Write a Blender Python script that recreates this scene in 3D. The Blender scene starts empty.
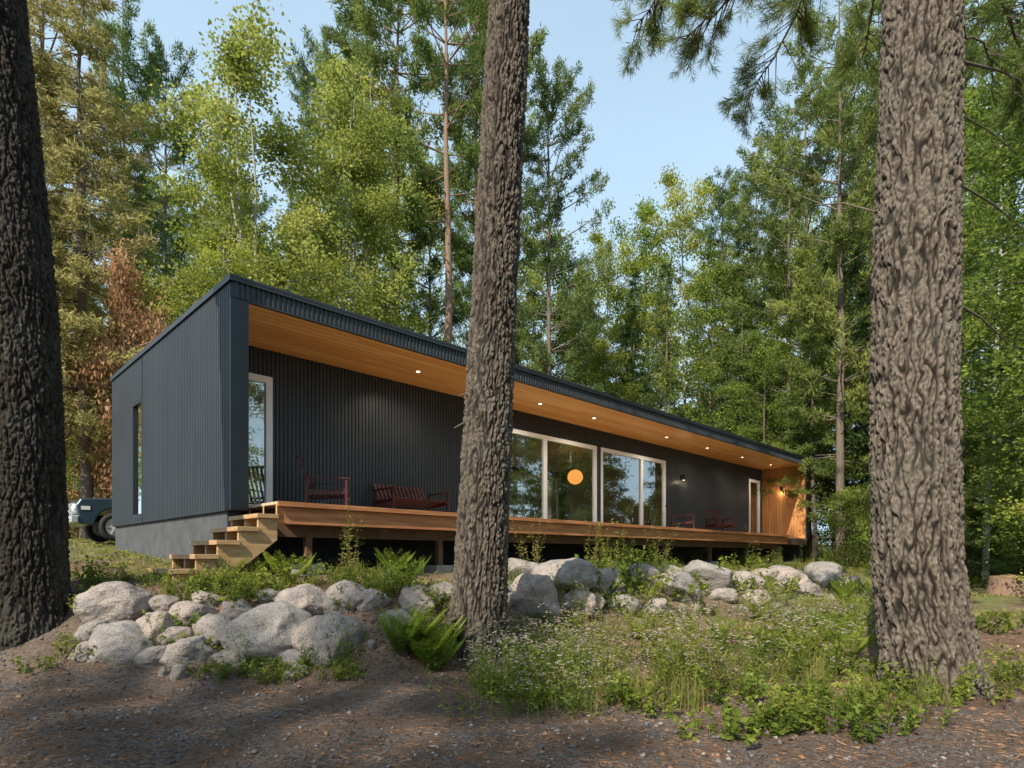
import bpy, math, random, bmesh
import numpy as np
from mathutils import noise as mn, Vector, Matrix
PI=math.pi
F=607.0; HZ=557.0
sc=bpy.context.scene
COL=sc.collection
rad=math.radians
# ------------------------------------------------------------------ helpers
def sstep(a,b,x):
    t=np.clip((x-a)/(b-a),0,1); return t*t*(3-2*t)
CX,CY=-4.152,9.0
S2=math.sqrt(.5)
def uv(x,y):
    dx=x-CX; dy=y-CY
    return (dx+dy)*S2,(-dx+dy)*S2
def UV(u,v): return CX+(u-v)*S2, CY+(u+v)*S2
def terrain(x,y):
    x=np.asarray(x,float); y=np.asarray(y,float)
    u,v=uv(x,y)
    yc=np.interp(x,[-60,-1.2,-.4,1.5,3.8,7,12,20,60],[6.0,6.0,7.0,9.2,11.6,14,18,26,70])
    low=-1.36+.03*np.clip(y,-5,30)
    high=-.24+.055*np.clip(v,-3,14)
    t=sstep(-.4,1.5,y-yc)
    z=low*(1-t)+high*t
    far=sstep(30,120,np.hypot(x,y))
    z=z+far*1.5
    z=z+.022*np.sin(x*1.7+y*.6)+.018*np.sin(y*2.3-x*1.1+1)+.012*np.sin(x*4.1+y*3.3)+.008*np.sin(x*7.3-y*6.1)
    return z
def gp(px,py):
    r=(px-512)/F; s=(HZ-py)/F
    d=np.arange(2.5,70,.02)
    below=(s*d)<=terrain(r*d,d)
    i=np.argmax(below) if below.any() else len(d)-1
    return r*d[i],d[i],float(terrain(r*d[i],d[i]))
def mesh_np(name,V,Fs,smooth=False):
    me=bpy.data.meshes.new(name)
    V=np.asarray(V,np.float32).reshape(-1,3)
    if not isinstance(Fs,list): Fs=[Fs]
    Fs=[np.asarray(f,np.int32) for f in Fs if len(f)]
    tot=np.concatenate([np.full(len(f),f.shape[1],np.int32) for f in Fs])
    idx=np.concatenate([f.ravel() for f in Fs])
    me.vertices.add(len(V)); me.vertices.foreach_set('co',V.ravel())
    me.loops.add(len(idx)); me.loops.foreach_set('vertex_index',idx)
    me.polygons.add(len(tot))
    st=np.concatenate([[0],np.cumsum(tot)[:-1]]).astype(np.int32)
    me.polygons.foreach_set('loop_start',st)
    me.polygons.foreach_set('loop_total',tot)
    me.polygons.foreach_set('use_smooth',np.full(len(tot),bool(smooth)))
    me.update(calc_edges=True); me.validate()
    return me
def obj(name,me,mat=None,parent=None,loc=(0,0,0),rot=(0,0,0),label=None,cat=None,kind=None,group=None):
    o=bpy.data.objects.new(name,me); COL.objects.link(o)
    o.location=loc; o.rotation_euler=rot
    if mat is not None and me is not None: me.materials.clear(); me.materials.append(mat)
    if parent: o.parent=parent
    if label: o['label']=label
    if cat: o['category']=cat
    if kind: o['kind']=kind
    if group: o['group']=group
    return o
class MB:
    def __init__(s): s.V=[];s.Q=[];s.T=[];s.n=0
    def add(s,V,F):
        V=np.asarray(V,float).reshape(-1,3);F=np.asarray(F,int)
        s.V.append(V)
        if len(F): (s.Q if F.shape[1]==4 else s.T).append(F+s.n)
        s.n+=len(V)
    def box(s,x0,x1,y0,y1,z0,z1):
        if y1<y0: y0,y1=y1,y0
        V=[(x0,y0,z0),(x1,y0,z0),(x1,y1,z0),(x0,y1,z0),(x0,y0,z1),(x1,y0,z1),(x1,y1,z1),(x0,y1,z1)]
        s.add(V,[(0,3,2,1),(4,5,6,7),(0,1,5,4),(1,2,6,5),(2,3,7,6),(3,0,4,7)])
    def beam(s,a,b,w,h,up=(0,0,1)):
        a=np.array(a,float);b=np.array(b,float);d=b-a;d/=np.linalg.norm(d)
        up=np.array(up,float); sd=np.cross(d,up); sd/=np.linalg.norm(sd); uu=np.cross(sd,d)
        V=[]
        for p in (a,b):
            for i,j in((-1,-1),(1,-1),(1,1),(-1,1)): V.append(p+sd*i*w/2+uu*j*h/2)
        s.add(V,[(0,3,2,1),(4,5,6,7),(0,1,5,4),(1,2,6,5),(2,3,7,6),(3,0,4,7)])
    def tube(s,P,R,k=6):
        P=np.asarray(P,float);R=np.asarray(R,float);n=len(P)
        T=np.gradient(P,axis=0);T/=np.linalg.norm(T,axis=1)[:,None]+1e-9
        ref=np.array([0,0,1.]) if abs(T[0][2])<.8 else np.array([1.,0,0])
        A=np.cross(T,ref);A/=np.linalg.norm(A,axis=1)[:,None]+1e-9;B=np.cross(T,A)
        th=np.arange(k)*2*PI/k
        V=P[:,None,:]+R[:,None,None]*(np.cos(th)[None,:,None]*A[:,None,:]+np.sin(th)[None,:,None]*B[:,None,:])
        i=np.arange(n-1)[:,None]*k;j=np.arange(k)[None,:];j2=(j+1)%k
        Fq=np.stack([i+j,i+j2,i+k+j2,i+k+j],-1).reshape(-1,4)
        s.add(V.reshape(-1,3),Fq)
    def lathe(s,prof,k=24,c=(0,0,0),axis='z'):
        th=np.arange(k)*2*PI/k;V=[]
        for r,h in prof:
            for t in th:
                a,b=r*math.cos(t),r*math.sin(t)
                V.append((c[0]+a,c[1]+b,c[2]+h) if axis=='z' else ((c[0]+a,c[1]+h,c[2]+b) if axis=='y' else (c[0]+h,c[1]+a,c[2]+b)))
        n=len(prof);Fq=[(i*k+j,i*k+(j+1)%k,(i+1)*k+(j+1)%k,(i+1)*k+j) for i in range(n-1) for j in range(k)]
        s.add(V,Fq)
    def mesh(s,name,smooth=False):
        Fs=[]
        if s.Q: Fs.append(np.concatenate(s.Q))
        if s.T: Fs.append(np.concatenate(s.T))
        return mesh_np(name,np.concatenate(s.V),Fs,smooth)
def norm(a): return a/(np.linalg.norm(a,axis=-1,keepdims=True)+1e-9)
def leafquads(c,d,L,W,rng):
    n=len(c); L=np.broadcast_to(L,(n,))[:,None]; W=np.broadcast_to(W,(n,))[:,None]
    d=norm(d); s=norm(np.cross(d,norm(rng.normal(size=(n,3)))))
    V=np.stack([c,c+d*L*.45+s*W*.5,c+d*L,c+d*L*.45-s*W*.5],1).reshape(-1,3)
    Fq=np.arange(n*4).reshape(-1,4)
    return V,Fq
# ------------------------------------------------------------------ materials
def newmat(name):
    m=bpy.data.materials.new(name);m.use_nodes=True
    nt=m.node_tree;nt.nodes.clear()
    out=nt.nodes.new('ShaderNodeOutputMaterial')
    return m,nt,out
def N(nt,t,**k):
    n=nt.nodes.new(t)
    for a,b in k.items(): setattr(n,a,b)
    return n
def L(nt,a,b): nt.links.new(a,b)
def c4(c): return (c[0],c[1],c[2],1)
def mixc(nt,f,a,b,mode='MIX'):
    n=nt.nodes.new('ShaderNodeMix');n.data_type='RGBA';n.blend_type=mode
    for s,v in ((n.inputs[0],f),(n.inputs[6],a),(n.inputs[7],b)):
        if hasattr(v,'is_linked'): nt.links.new(v,s)
        elif isinstance(v,(int,float)): s.default_value=v
        else: s.default_value=c4(v)
    return n.outputs[2]
def noiseo(nt,scale,det=4,coord='Object',stretch=None,rough=.6):
    tc=N(nt,'ShaderNodeTexCoord');src=tc.outputs[coord]
    if stretch:
        mp=N(nt,'ShaderNodeMapping');mp.inputs['Scale'].default_value=stretch;L(nt,src,mp.inputs[0]);src=mp.outputs[0]
    n=N(nt,'ShaderNodeTexNoise');n.inputs['Scale'].default_value=scale;n.inputs['Detail'].default_value=det;n.inputs['Roughness'].default_value=rough
    L(nt,src,n.inputs['Vector']);return n.outputs[0]
def ramp(nt,f,a,b):
    n=N(nt,'ShaderNodeMapRange');n.inputs[1].default_value=a;n.inputs[2].default_value=b;L(nt,f,n.inputs[0]);return n.outputs[0]
def foliage(name,c1,c2,trans=.4,ns=.6,hue=.025):
    m,nt,out=newmat(name)
    g=N(nt,'ShaderNodeNewGeometry')
    col=mixc(nt,g.outputs['Random Per Island'],c1,c2)
    nz=ramp(nt,noiseo(nt,ns,0),.35,.65)
    col=mixc(nt,nz,tuple(x*.75 for x in c1),col)
    oi=N(nt,'ShaderNodeObjectInfo')
    hs=N(nt,'ShaderNodeHueSaturation')
    mr=N(nt,'ShaderNodeMapRange');mr.inputs[3].default_value=.5-hue;mr.inputs[4].default_value=.5+hue*.6;L(nt,oi.outputs['Random'],mr.inputs[0]);L(nt,mr.outputs[0],hs.inputs['Hue'])
    mr2=N(nt,'ShaderNodeMapRange');mr2.inputs[3].default_value=1.2;mr2.inputs[4].default_value=.9;L(nt,oi.outputs['Random'],mr2.inputs[0]);L(nt,mr2.outputs[0],hs.inputs['Value'])
    L(nt,col,hs.inputs['Color'])
    p=N(nt,'ShaderNodeBsdfDiffuse')
    L(nt,hs.outputs[0],p.inputs[0])
    if trans>0:
        t=N(nt,'ShaderNodeBsdfTranslucent');L(nt,hs.outputs[0],t.inputs[0])
        mx=N(nt,'ShaderNodeMixShader');mx.inputs[0].default_value=trans
        L(nt,p.outputs[0],mx.inputs[1]);L(nt,t.outputs[0],mx.inputs[2]);L(nt,mx.outputs[0],out.inputs[0])
    else: L(nt,p.outputs[0],out.inputs[0])
    return m
def simple(name,c,rough=.6,metal=0,var=.25,ns=6,bump=0,bs=40,c2=None,stretch=None,spec=.5):
    m,nt,out=newmat(name)
    p=N(nt,'ShaderNodeBsdfPrincipled');p.inputs['Roughness'].default_value=rough;p.inputs['Metallic'].default_value=metal;p.inputs['Specular IOR Level'].default_value=spec
    nz=ramp(nt,noiseo(nt,ns,5,stretch=stretch),.3,.7)
    a=tuple(x*(1-var) for x in c); b=c2 or tuple(min(1,x*(1+var)) for x in c)
    L(nt,mixc(nt,nz,a,b),p.inputs['Base Color'])
    if bump:
        bn=N(nt,'ShaderNodeBump');bn.inputs['Strength'].default_value=bump;bn.inputs['Distance'].default_value=.01
        L(nt,noiseo(nt,bs,5,stretch=stretch),bn.inputs['Height']);L(nt,bn.outputs[0],p.inputs['Normal'])
    L(nt,p.outputs[0],out.inputs[0]);return m
def emis(name,c,s):
    m,nt,out=newmat(name);e=N(nt,'ShaderNodeEmission');e.inputs[0].default_value=c4(c);e.inputs[1].default_value=s
    L(nt,e.outputs[0],out.inputs[0]);return m
def planks(name,c1,c2,axis,width,grain,rough=.5):
    m,nt,out=newmat(name)
    tc=N(nt,'ShaderNodeTexCoord');sp=N(nt,'ShaderNodeSeparateXYZ');L(nt,tc.outputs['Object'],sp.inputs[0])
    dv=N(nt,'ShaderNodeMath',operation='DIVIDE');dv.inputs[1].default_value=width;L(nt,sp.outputs[axis],dv.inputs[0])
    fl=N(nt,'ShaderNodeMath',operation='FLOOR');L(nt,dv.outputs[0],fl.inputs[0])
    fr=N(nt,'ShaderNodeMath',operation='FRACT');L(nt,dv.outputs[0],fr.inputs[0])
    lax={0:1,1:0,2:0}[axis] if grain!='v' else 2
    off=N(nt,'ShaderNodeMath',operation='MULTIPLY_ADD');L(nt,fl.outputs[0],off.inputs[0]);off.inputs[1].default_value=1.37
    dl=N(nt,'ShaderNodeMath',operation='DIVIDE');dl.inputs[1].default_value=3.6;L(nt,sp.outputs[lax],dl.inputs[0]);L(nt,dl.outputs[0],off.inputs[2])
    fl2=N(nt,'ShaderNodeMath',operation='FLOOR');L(nt,off.outputs[0],fl2.inputs[0])
    cb=N(nt,'ShaderNodeCombineXYZ');L(nt,fl.outputs[0],cb.inputs[0]);L(nt,fl2.outputs[0],cb.inputs[1])
    wn=N(nt,'ShaderNodeTexWhiteNoise');wn.noise_dimensions='3D';L(nt,cb.outputs[0],wn.inputs['Vector'])
    st=[1,1,1];st[axis]=22;st[lax]=1.2
    for i in range(3):
        if i not in(axis,lax): st[i]=22
    gr=ramp(nt,noiseo(nt,1.6,5,stretch=tuple(st)),.3,.7)
    col=mixc(nt,wn.outputs['Value'],c1,c2)
    col=mixc(nt,gr,tuple(x*.72 for x in c1),col)
    col=mixc(nt,.45,col,mixc(nt,wn.outputs['Value'],c1,c2))
    g1=N(nt,'ShaderNodeMath',operation='LESS_THAN');g1.inputs[1].default_value=.08;L(nt,fr.outputs[0],g1.inputs[0])
    col=mixc(nt,g1.outputs[0],col,tuple(x*.3 for x in c1))
    p=N(nt,'ShaderNodeBsdfPrincipled');p.inputs['Roughness'].default_value=rough
    L(nt,col,p.inputs['Base Color'])
    L(nt,p.outputs[0],out.inputs[0]);return m

M={}
M['metal']=simple('cladding_metal',(.034,.041,.048),.45,.2,.1,1.2,c2=(.042,.049,.057))
M['trim']=simple('metal_trim',(.042,.049,.055),.4,.3,.1,2)
M['soffit']=planks('cedar_soffit',(.78,.36,.10),(.97,.58,.21),1,.16,'h',.4)
M['cedarv']=planks('cedar_wall',(.52,.21,.07),(.72,.34,.12),1,.12,'v',.5)
M['deckfascia']=simple('deck_wood',(.42,.15,.055),.65,0,.3,1.6,.15,30,c2=(.58,.25,.10),stretch=(1,1,12))
M['decktop']=planks('deck_boards',(.54,.39,.26),(.66,.50,.35),1,.14,'h',.6)
M['steps']=simple('step_wood',(.42,.25,.115),.6,0,.2,2,.1,30,c2=(.56,.36,.18),stretch=(2,2,10))
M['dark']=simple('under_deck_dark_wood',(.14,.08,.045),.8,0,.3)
M['conc']=simple('concrete',(.07,.075,.08),.85,0,.2,3,.3,60,c2=(.095,.10,.105))
M['block']=simple('concrete_block',(.28,.27,.25),.9,0,.2,8,.4,60)
M['white']=simple('window_frame',(.88,.90,.92),.4,0,.02,3)
M['intwall']=simple('interior_wall',(.75,.68,.58),.7,0,.08,2)
M['intfloor']=simple('interior_floor',(.50,.36,.22),.5,0,.2,2)
M['red']=simple('dark_red_paint',(.06,.010,.011),.45,0,.2,10)
M['black']=simple('black_metal',(.015,.015,.016),.4,.4,.1)
M['rubber']=simple('rubber',(.02,.02,.02),.8,0,.2)
M['bluepaint']=simple('car_paint',(.045,.075,.10),.2,.3,.05,2)
M['chrome']=simple('chrome',(.7,.7,.7),.3,.6,.05)
M['cream']=simple('rim_paint',(.7,.7,.7),.35,.3,.05)
M['lampglass']=simple('headlight_glass',(.85,.85,.85),.1,.2,.02)
M['lampon']=emis('lamp_emission',(1,.82,.56),14)
M['globe']=emis('pendant_emission',(1,.38,.08),1.7)
def glassmat():
    m,nt,out=newmat('window_glass')
    g=N(nt,'ShaderNodeBsdfGlossy');g.inputs['Roughness'].default_value=.01;g.inputs[0].default_value=(.97,1,.96,1)
    t=N(nt,'ShaderNodeBsdfTransparent');t.inputs[0].default_value=(.92,.95,.92,1)
    lw=N(nt,'ShaderNodeLayerWeight');lw.inputs[0].default_value=.4
    mr=N(nt,'ShaderNodeMapRange');mr.inputs[1].default_value=0;mr.inputs[2].default_value=1;mr.inputs[3].default_value=.34;mr.inputs[4].default_value=.95;L(nt,lw.outputs['Fresnel'],mr.inputs[0])
    mx=N(nt,'ShaderNodeMixShader');L(nt,mr.outputs[0],mx.inputs[0]);L(nt,t.outputs[0],mx.inputs[1]);L(nt,g.outputs[0],mx.inputs[2]);L(nt,mx.outputs[0],out.inputs[0]);return m
M['glass']=glassmat()
def barkmat(name,hi,lo,attr=True):
    m,nt,out=newmat(name)
    p=N(nt,'ShaderNodeBsdfPrincipled');p.inputs['Roughness'].default_value=.9;p.inputs['Specular IOR Level'].default_value=.2
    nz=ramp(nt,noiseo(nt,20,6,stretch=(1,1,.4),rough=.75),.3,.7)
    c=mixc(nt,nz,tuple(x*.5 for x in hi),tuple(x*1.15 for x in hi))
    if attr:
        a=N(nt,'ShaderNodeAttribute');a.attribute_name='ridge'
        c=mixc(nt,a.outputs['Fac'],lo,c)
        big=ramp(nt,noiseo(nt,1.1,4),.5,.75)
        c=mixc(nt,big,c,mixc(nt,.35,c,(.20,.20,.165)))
    bn=N(nt,'ShaderNodeBump');bn.inputs['Strength'].default_value=1;bn.inputs['Distance'].default_value=.03
    L(nt,noiseo(nt,42,8,stretch=(1,1,.3),rough=.75),bn.inputs['Height']);L(nt,bn.outputs[0],p.inputs['Normal'])
    L(nt,c,p.inputs['Base Color']);L(nt,p.outputs[0],out.inputs[0]);return m
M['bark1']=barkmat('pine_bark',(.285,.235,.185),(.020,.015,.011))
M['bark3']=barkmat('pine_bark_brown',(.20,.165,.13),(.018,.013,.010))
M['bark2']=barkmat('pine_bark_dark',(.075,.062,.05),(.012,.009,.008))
M['barkfar']=barkmat('bark_far',(.21,.17,.135),(0,0,0),False)
M['barkred']=barkmat('bark_reddish',(.32,.21,.15),(0,0,0),False)
M['barkpale']=barkmat('bark_pale',(.48,.46,.40),(0,0,0),False)
M['pine']=foliage('pine_needles',(.16,.23,.065),(.31,.37,.10),.45)
M['pinedk']=foliage('dark_needles',(.11,.175,.06),(.22,.29,.09),.42)
M['larch']=foliage('larch_needles',(.38,.35,.13),(.54,.48,.22),.48)
M['rust']=foliage('rusty_foliage',(.40,.25,.12),(.54,.38,.20),.42)
M['leaf']=foliage('leaves',(.25,.33,.06),(.46,.51,.11),.52)
M['leafy']=foliage('yellow_green_leaves',(.35,.39,.08),(.58,.57,.16),.52)
M['leafdk']=foliage('dark_leaves',(.17,.25,.05),(.35,.42,.09),.5)  # darker green leaf colour of maples and understory trees
M['fern']=foliage('fern_green',(.28,.38,.05),(.46,.54,.09),.5,2)
M['weed']=foliage('weed_green',(.14,.20,.035),(.32,.37,.08),.48,2)
M['grass']=foliage('grass_green',(.21,.25,.055),(.44,.41,.15),.45,2)
M['flower']=foliage('aster_flower',(.42,.35,.28),(.68,.62,.54),.3,3,.005)
M['litter']=foliage('needle_litter',(.20,.11,.06),(.42,.26,.15),.15,2,.005)
def rockmat():
    m,nt,out=newmat('granite')
    p=N(nt,'ShaderNodeBsdfPrincipled');p.inputs['Roughness'].default_value=.85
    oi=N(nt,'ShaderNodeObjectInfo')
    base=mixc(nt,oi.outputs['Random'],(.30,.275,.26),(.46,.35,.295))
    a=ramp(nt,noiseo(nt,2.5,6),.35,.65);c=mixc(nt,a,(.20,.18,.17),base)
    sp=ramp(nt,noiseo(nt,45,3),.52,.7);c=mixc(nt,sp,c,(.50,.45,.40))
    s2=ramp(nt,noiseo(nt,30,4),.55,.63);c=mixc(nt,s2,c,(.10,.095,.09))
    li=ramp(nt,noiseo(nt,3.7,5),.58,.68);c=mixc(nt,li,c,(.15,.155,.10))
    bn=N(nt,'ShaderNodeBump');bn.inputs['Strength'].default_value=.8;bn.inputs['Distance'].default_value=.04
    L(nt,noiseo(nt,7,8,rough=.65),bn.inputs['Height']);L(nt,bn.outputs[0],p.inputs['Normal'])
    L(nt,c,p.inputs['Base Color']);L(nt,p.outputs[0],out.inputs[0]);return m
M['rock']=rockmat()
def groundmat():
    m,nt,out=newmat('forest_ground')
    p=N(nt,'ShaderNodeBsdfPrincipled');p.inputs['Roughness'].default_value=.95;p.inputs['Specular IOR Level'].default_value=.15
    a=ramp(nt,noiseo(nt,1.3,6),.38,.62)
    c=mixc(nt,a,(.12,.08,.055),(.27,.19,.14))
    b=ramp(nt,noiseo(nt,22,6),.45,.62);c=mixc(nt,b,c,(.07,.047,.034))
    g=ramp(nt,noiseo(nt,70,3),.56,.68);c=mixc(nt,g,c,(.34,.27,.225))
    tc=N(nt,'ShaderNodeTexCoord');sp=N(nt,'ShaderNodeSeparateXYZ');L(nt,tc.outputs['Object'],sp.inputs[0])
    ad=N(nt,'ShaderNodeMath',operation='MULTIPLY_ADD');L(nt,noiseo(nt,.8,4),ad.inputs[0]);ad.inputs[1].default_value=3.2;L(nt,sp.outputs[1],ad.inputs[2])
    lx=N(nt,'ShaderNodeMapRange');lx.inputs[1].default_value=-2.5;lx.inputs[2].default_value=-.5;lx.inputs[3].default_value=-1.3;lx.inputs[4].default_value=0;L(nt,sp.outputs[0],lx.inputs[0])
    a2=N(nt,'ShaderNodeMath',operation='ADD');L(nt,ad.outputs[0],a2.inputs[0]);L(nt,lx.outputs[0],a2.inputs[1])
    road=N(nt,'ShaderNodeMapRange');road.inputs[1].default_value=7.3;road.inputs[2].default_value=5.9;L(nt,a2.outputs[0],road.inputs[0])
    vr=N(nt,'ShaderNodeTexVoronoi');vr.inputs['Scale'].default_value=60;L(nt,tc.outputs['Object'],vr.inputs['Vector'])
    sx=N(nt,'ShaderNodeSeparateColor');L(nt,vr.outputs['Color'],sx.inputs[0])
    gc=mixc(nt,sx.outputs[0],(.055,.048,.044),(.20,.178,.165));gc=mixc(nt,ramp(nt,noiseo(nt,2.2,5),.40,.60),gc,mixc(nt,.6,gc,(.14,.085,.052)))
    c=mixc(nt,road.outputs[0],c,gc)
    gm=N(nt,'ShaderNodeMapRange');gm.inputs[1].default_value=11;gm.inputs[2].default_value=16;L(nt,ad.outputs[0],gm.inputs[0])
    ml=N(nt,'ShaderNodeMath',operation='MULTIPLY');L(nt,gm.outputs[0],ml.inputs[0]);L(nt,ramp(nt,noiseo(nt,.9,4),.4,.6),ml.inputs[1])
    c=mixc(nt,ml.outputs[0],c,mixc(nt,ramp(nt,noiseo(nt,12,5),.4,.6),(.10,.14,.035),(.24,.26,.08)))
    bn=N(nt,'ShaderNodeBump');bn.inputs['Strength'].default_value=1;bn.inputs['Distance'].default_value=.03
    L(nt,noiseo(nt,35,8,rough=.75),bn.inputs['Height']);L(nt,bn.outputs[0],p.inputs['Normal'])
    L(nt,c,p.inputs['Base Color']);L(nt,p.outputs[0],out.inputs[0]);return m
M['ground']=groundmat()
# ------------------------------------------------------------------ ground
s=np.linspace(-1,1,361)
gx=np.sinh(s*4.6)/np.sinh(4.6)*300; gy=np.sinh(s*4.6)/np.sinh(4.6)*300+7
X,Y=np.meshgrid(gx,gy);Z=terrain(X,Y);n=361
i=np.arange(n-1)[:,None]*n;j=np.arange(n-1)[None,:]
Fq=np.stack([i+j,i+j+1,i+n+j+1,i+n+j],-1).reshape(-1,4)
obj('ground',mesh_np('ground',np.stack([X,Y,Z],-1),Fq,True),M['ground'],kind='structure')
# ------------------------------------------------------------------ tree generators
def conifer(seed,H=20.,cb=.3,R=3.,style='pine',dens=9,k=11,lf=.22,lw=.035,r0=.2,spread=.07):
    rng=np.random.default_rng(seed);wood=MB()
    tz=np.linspace(0,H,9);wx=np.cumsum(rng.normal(0,.06,9));wy=np.cumsum(rng.normal(0,.06,9));wx[0]=wy[0]=0
    wood.tube(np.stack([wx,wy,tz-.15],1),r0*(1-tz/H*.93)*np.where(tz<.1,1.25,1),9)
    C=[];D=[]
    z=cb*H
    while z<H*.985:
        t=(z-cb*H)/(H*(1-cb))
        nb=rng.integers(4,7) if style=='spruce' else rng.integers(3,6)
        for b in range(nb):
            az=rng.uniform(0,2*PI)
            if style=='spruce': Ln=R*(1-t)**.85*rng.uniform(.65,1.1)+.15
            else: Ln=R*(.3+.8*math.sin(PI*min(1,(t*.75+.2)))) *rng.uniform(.45,1.15)*(1 if t<.9 else .6)
            rise=(-.28 if style=='spruce' else .12)+rng.uniform(-.12,.12)
            if style=='pine' : rise+= .5*t
            d=np.array([math.cos(az),math.sin(az),0]);sd=np.array([-d[1],d[0],0])
            base=np.array([np.interp(z,tz,wx),np.interp(z,tz,wy),z])
            ss=np.linspace(0,1,5)[:,None]
            P_=base+d*Ln*ss+np.array([0,0,1])*Ln*(rise*ss+(.12*ss**2 if style=='spruce' else .1*ss**2))
            wood.tube(P_,np.linspace(max(.012,.008*Ln+.01),.005,5),4)
            m=max(3,int(Ln*dens*rng.uniform(.6,1.2)))
            s_=rng.uniform(.15,1,m)**.75
            if style=='pine': s_=.25+.75*s_
            lat=rng.normal(0,.2,m)*Ln*(1.2-s_)
            pt=base+d*Ln*s_[:,None]+sd*lat[:,None]+np.array([0,0,1])*(Ln*(rise*s_+.1*s_**2)+rng.normal(0,.05,m)*Ln*.6-np.abs(lat)*.15)[:,None]
            c=np.repeat(pt,k,0)+rng.normal(0,spread,(m*k,3))
            dd=norm(rng.normal(size=(m*k,3)))+d*.55+np.array([0,0,.35 if style=='pine' else -.1])
            C.append(c);D.append(dd)
        z+=rng.uniform(.35,.75)*(1.1 if style=='pine' else .8)
    if style=='pine':
        for b in range(10):
            z=rng.uniform(.15,max(.2,cb))*H;az=rng.uniform(0,2*PI);Ln=rng.uniform(.4,1.4)
            d=np.array([math.cos(az),math.sin(az),rng.uniform(-.3,.2)])
            wood.tube(np.array([[0,0,z],[0,0,z]]+np.array([[0,0,0],d*Ln])),[.02,.005],3)
    C=np.concatenate(C);D=np.concatenate(D);nn=len(C)
    V,Fq=leafquads(C,D,lf*rng.uniform(.6,1.2,nn),lw*rng.uniform(.7,1.3,nn),rng)
    return wood.mesh('trunk',True),mesh_np('crown',V,Fq)
def decid(seed,H=20.,cb=.25,R=3.,nl=26,nsub=5,nc=6,k=22,leaf=.165,r0=.13,stems=1,cl=.25):
    rng=np.random.default_rng(seed);wood=MB();C=[];D=[]
    for st in range(stems):
        tz=np.linspace(0,H*.95,8);lean=rng.uniform(-.12,.12,2)*(0 if stems==1 else .8)
        wx=np.cumsum(rng.normal(0,.12,8))+lean[0]*tz;wy=np.cumsum(rng.normal(0,.12,8))+lean[1]*tz
        wx-=wx[0];wy-=wy[0]
        wood.tube(np.stack([wx,wy,tz-.15],1),r0*(1-tz/H*.92),8)
        for b in range(nl//stems):
            t=(b+rng.uniform(0,1))/(nl//stems);z=H*(cb+(1-cb)*.93*t)
            az=b*2.4+rng.uniform(-.4,.4)
            Ln=R*(.35+.75*math.sin(PI*min(1,t*.85+.15)))*rng.uniform(.6,1.15)
            el=rng.uniform(.2,.8)
            d=np.array([math.cos(az)*math.cos(el),math.sin(az)*math.cos(el),math.sin(el)])
            base=np.array([np.interp(z,tz,wx),np.interp(z,tz,wy),min(z,H*.94)])
            ss=np.linspace(0,1,4)[:,None]
            wood.tube(base+d*Ln*ss+np.array([0,0,-.15])*Ln*ss**2,np.linspace(.03,.007,4),4)
            for q in range(nsub):
                s0=rng.uniform(.25,1);p0=base+d*Ln*s0
                d2=norm(d*.6+rng.normal(0,.7,3)+np.array([0,0,.1]));l2=Ln*rng.uniform(.25,.5)
                wood.tube(np.stack([p0,p0+d2*l2*.5,p0+d2*l2]),[.012,.008,.004],3)
                for c in range(nc):
                    pc=p0+d2*l2*rng.uniform(.2,1.15)+rng.normal(0,.15,3)
                    kk=int(k*rng.uniform(.4,1.3))
                    C.append(pc+rng.normal(0,1,(kk,3))*np.array([cl,cl,cl*.65]));D.append(rng.normal(size=(kk,3))+np.array([0,0,-.3]))
    C=np.concatenate(C);D=np.concatenate(D);nn=len(C)
    V,Fq=leafquads(C,D,leaf*rng.uniform(.6,1.2,nn),leaf*.72*rng.uniform(.7,1.2,nn),rng)
    return wood.mesh('trunk',True),mesh_np('crown',V,Fq)
def withmat(pair,bm,cm):
    a,b=pair[0].copy(),pair[1].copy()
    a.materials.append(bm);b.materials.append(cm);return a,b
pA=conifer(1,20,.25,3.0,'pine',11,15,.25,.042);pB=conifer(2,20,.5,2.8,'pine',13,15,.25,.044)
pC=conifer(11,20,.15,3.0,'pine',11,15,.25,.042)
sA=conifer(3,20,.06,2.6,'spruce',11,11,.21,.045,.16);sB=conifer(4,20,.18,2.4,'spruce',11,11,.21,.045,.16)
dA=decid(5,k=26,leaf=.15);dB=decid(6,20,.12,3.2,32,5,6,24,.15);dC=decid(7,20,.15,3.,33,5,5,26,.15,stems=3,r0=.08)
dS=decid(8,6,.05,1.9,26,5,5,12,.14,.05,stems=3,cl=.2)
PR={ 'pineA':withmat(pA,M['barkfar'],M['pine']),'pineB':withmat(pB,M['barkred'],M['pine']),'pineC':withmat(pC,M['barkfar'],M['pinedk']),
 'spruceA':withmat(sA,M['barkfar'],M['pinedk']),'spruceB':withmat(sB,M['barkfar'],M['pine']),
 'larch':withmat(sB,M['barkfar'],M['larch']),'larchB':withmat(pA,M['barkfar'],M['larch']),'rust':withmat(dS,M['barkred'],M['rust']),
 'decA':withmat(dA,M['barkpale'],M['leaf']),'decB':withmat(dB,M['barkfar'],M['leafdk']),'decC':withmat(dC,M['barkpale'],M['leafy']),'decD':withmat(dB,M['barkpale'],M['leaf']),
 'under':withmat(dS,M['barkfar'],M['leafdk']),'underL':withmat(dS,M['barkfar'],M['leaf'])}
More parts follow.
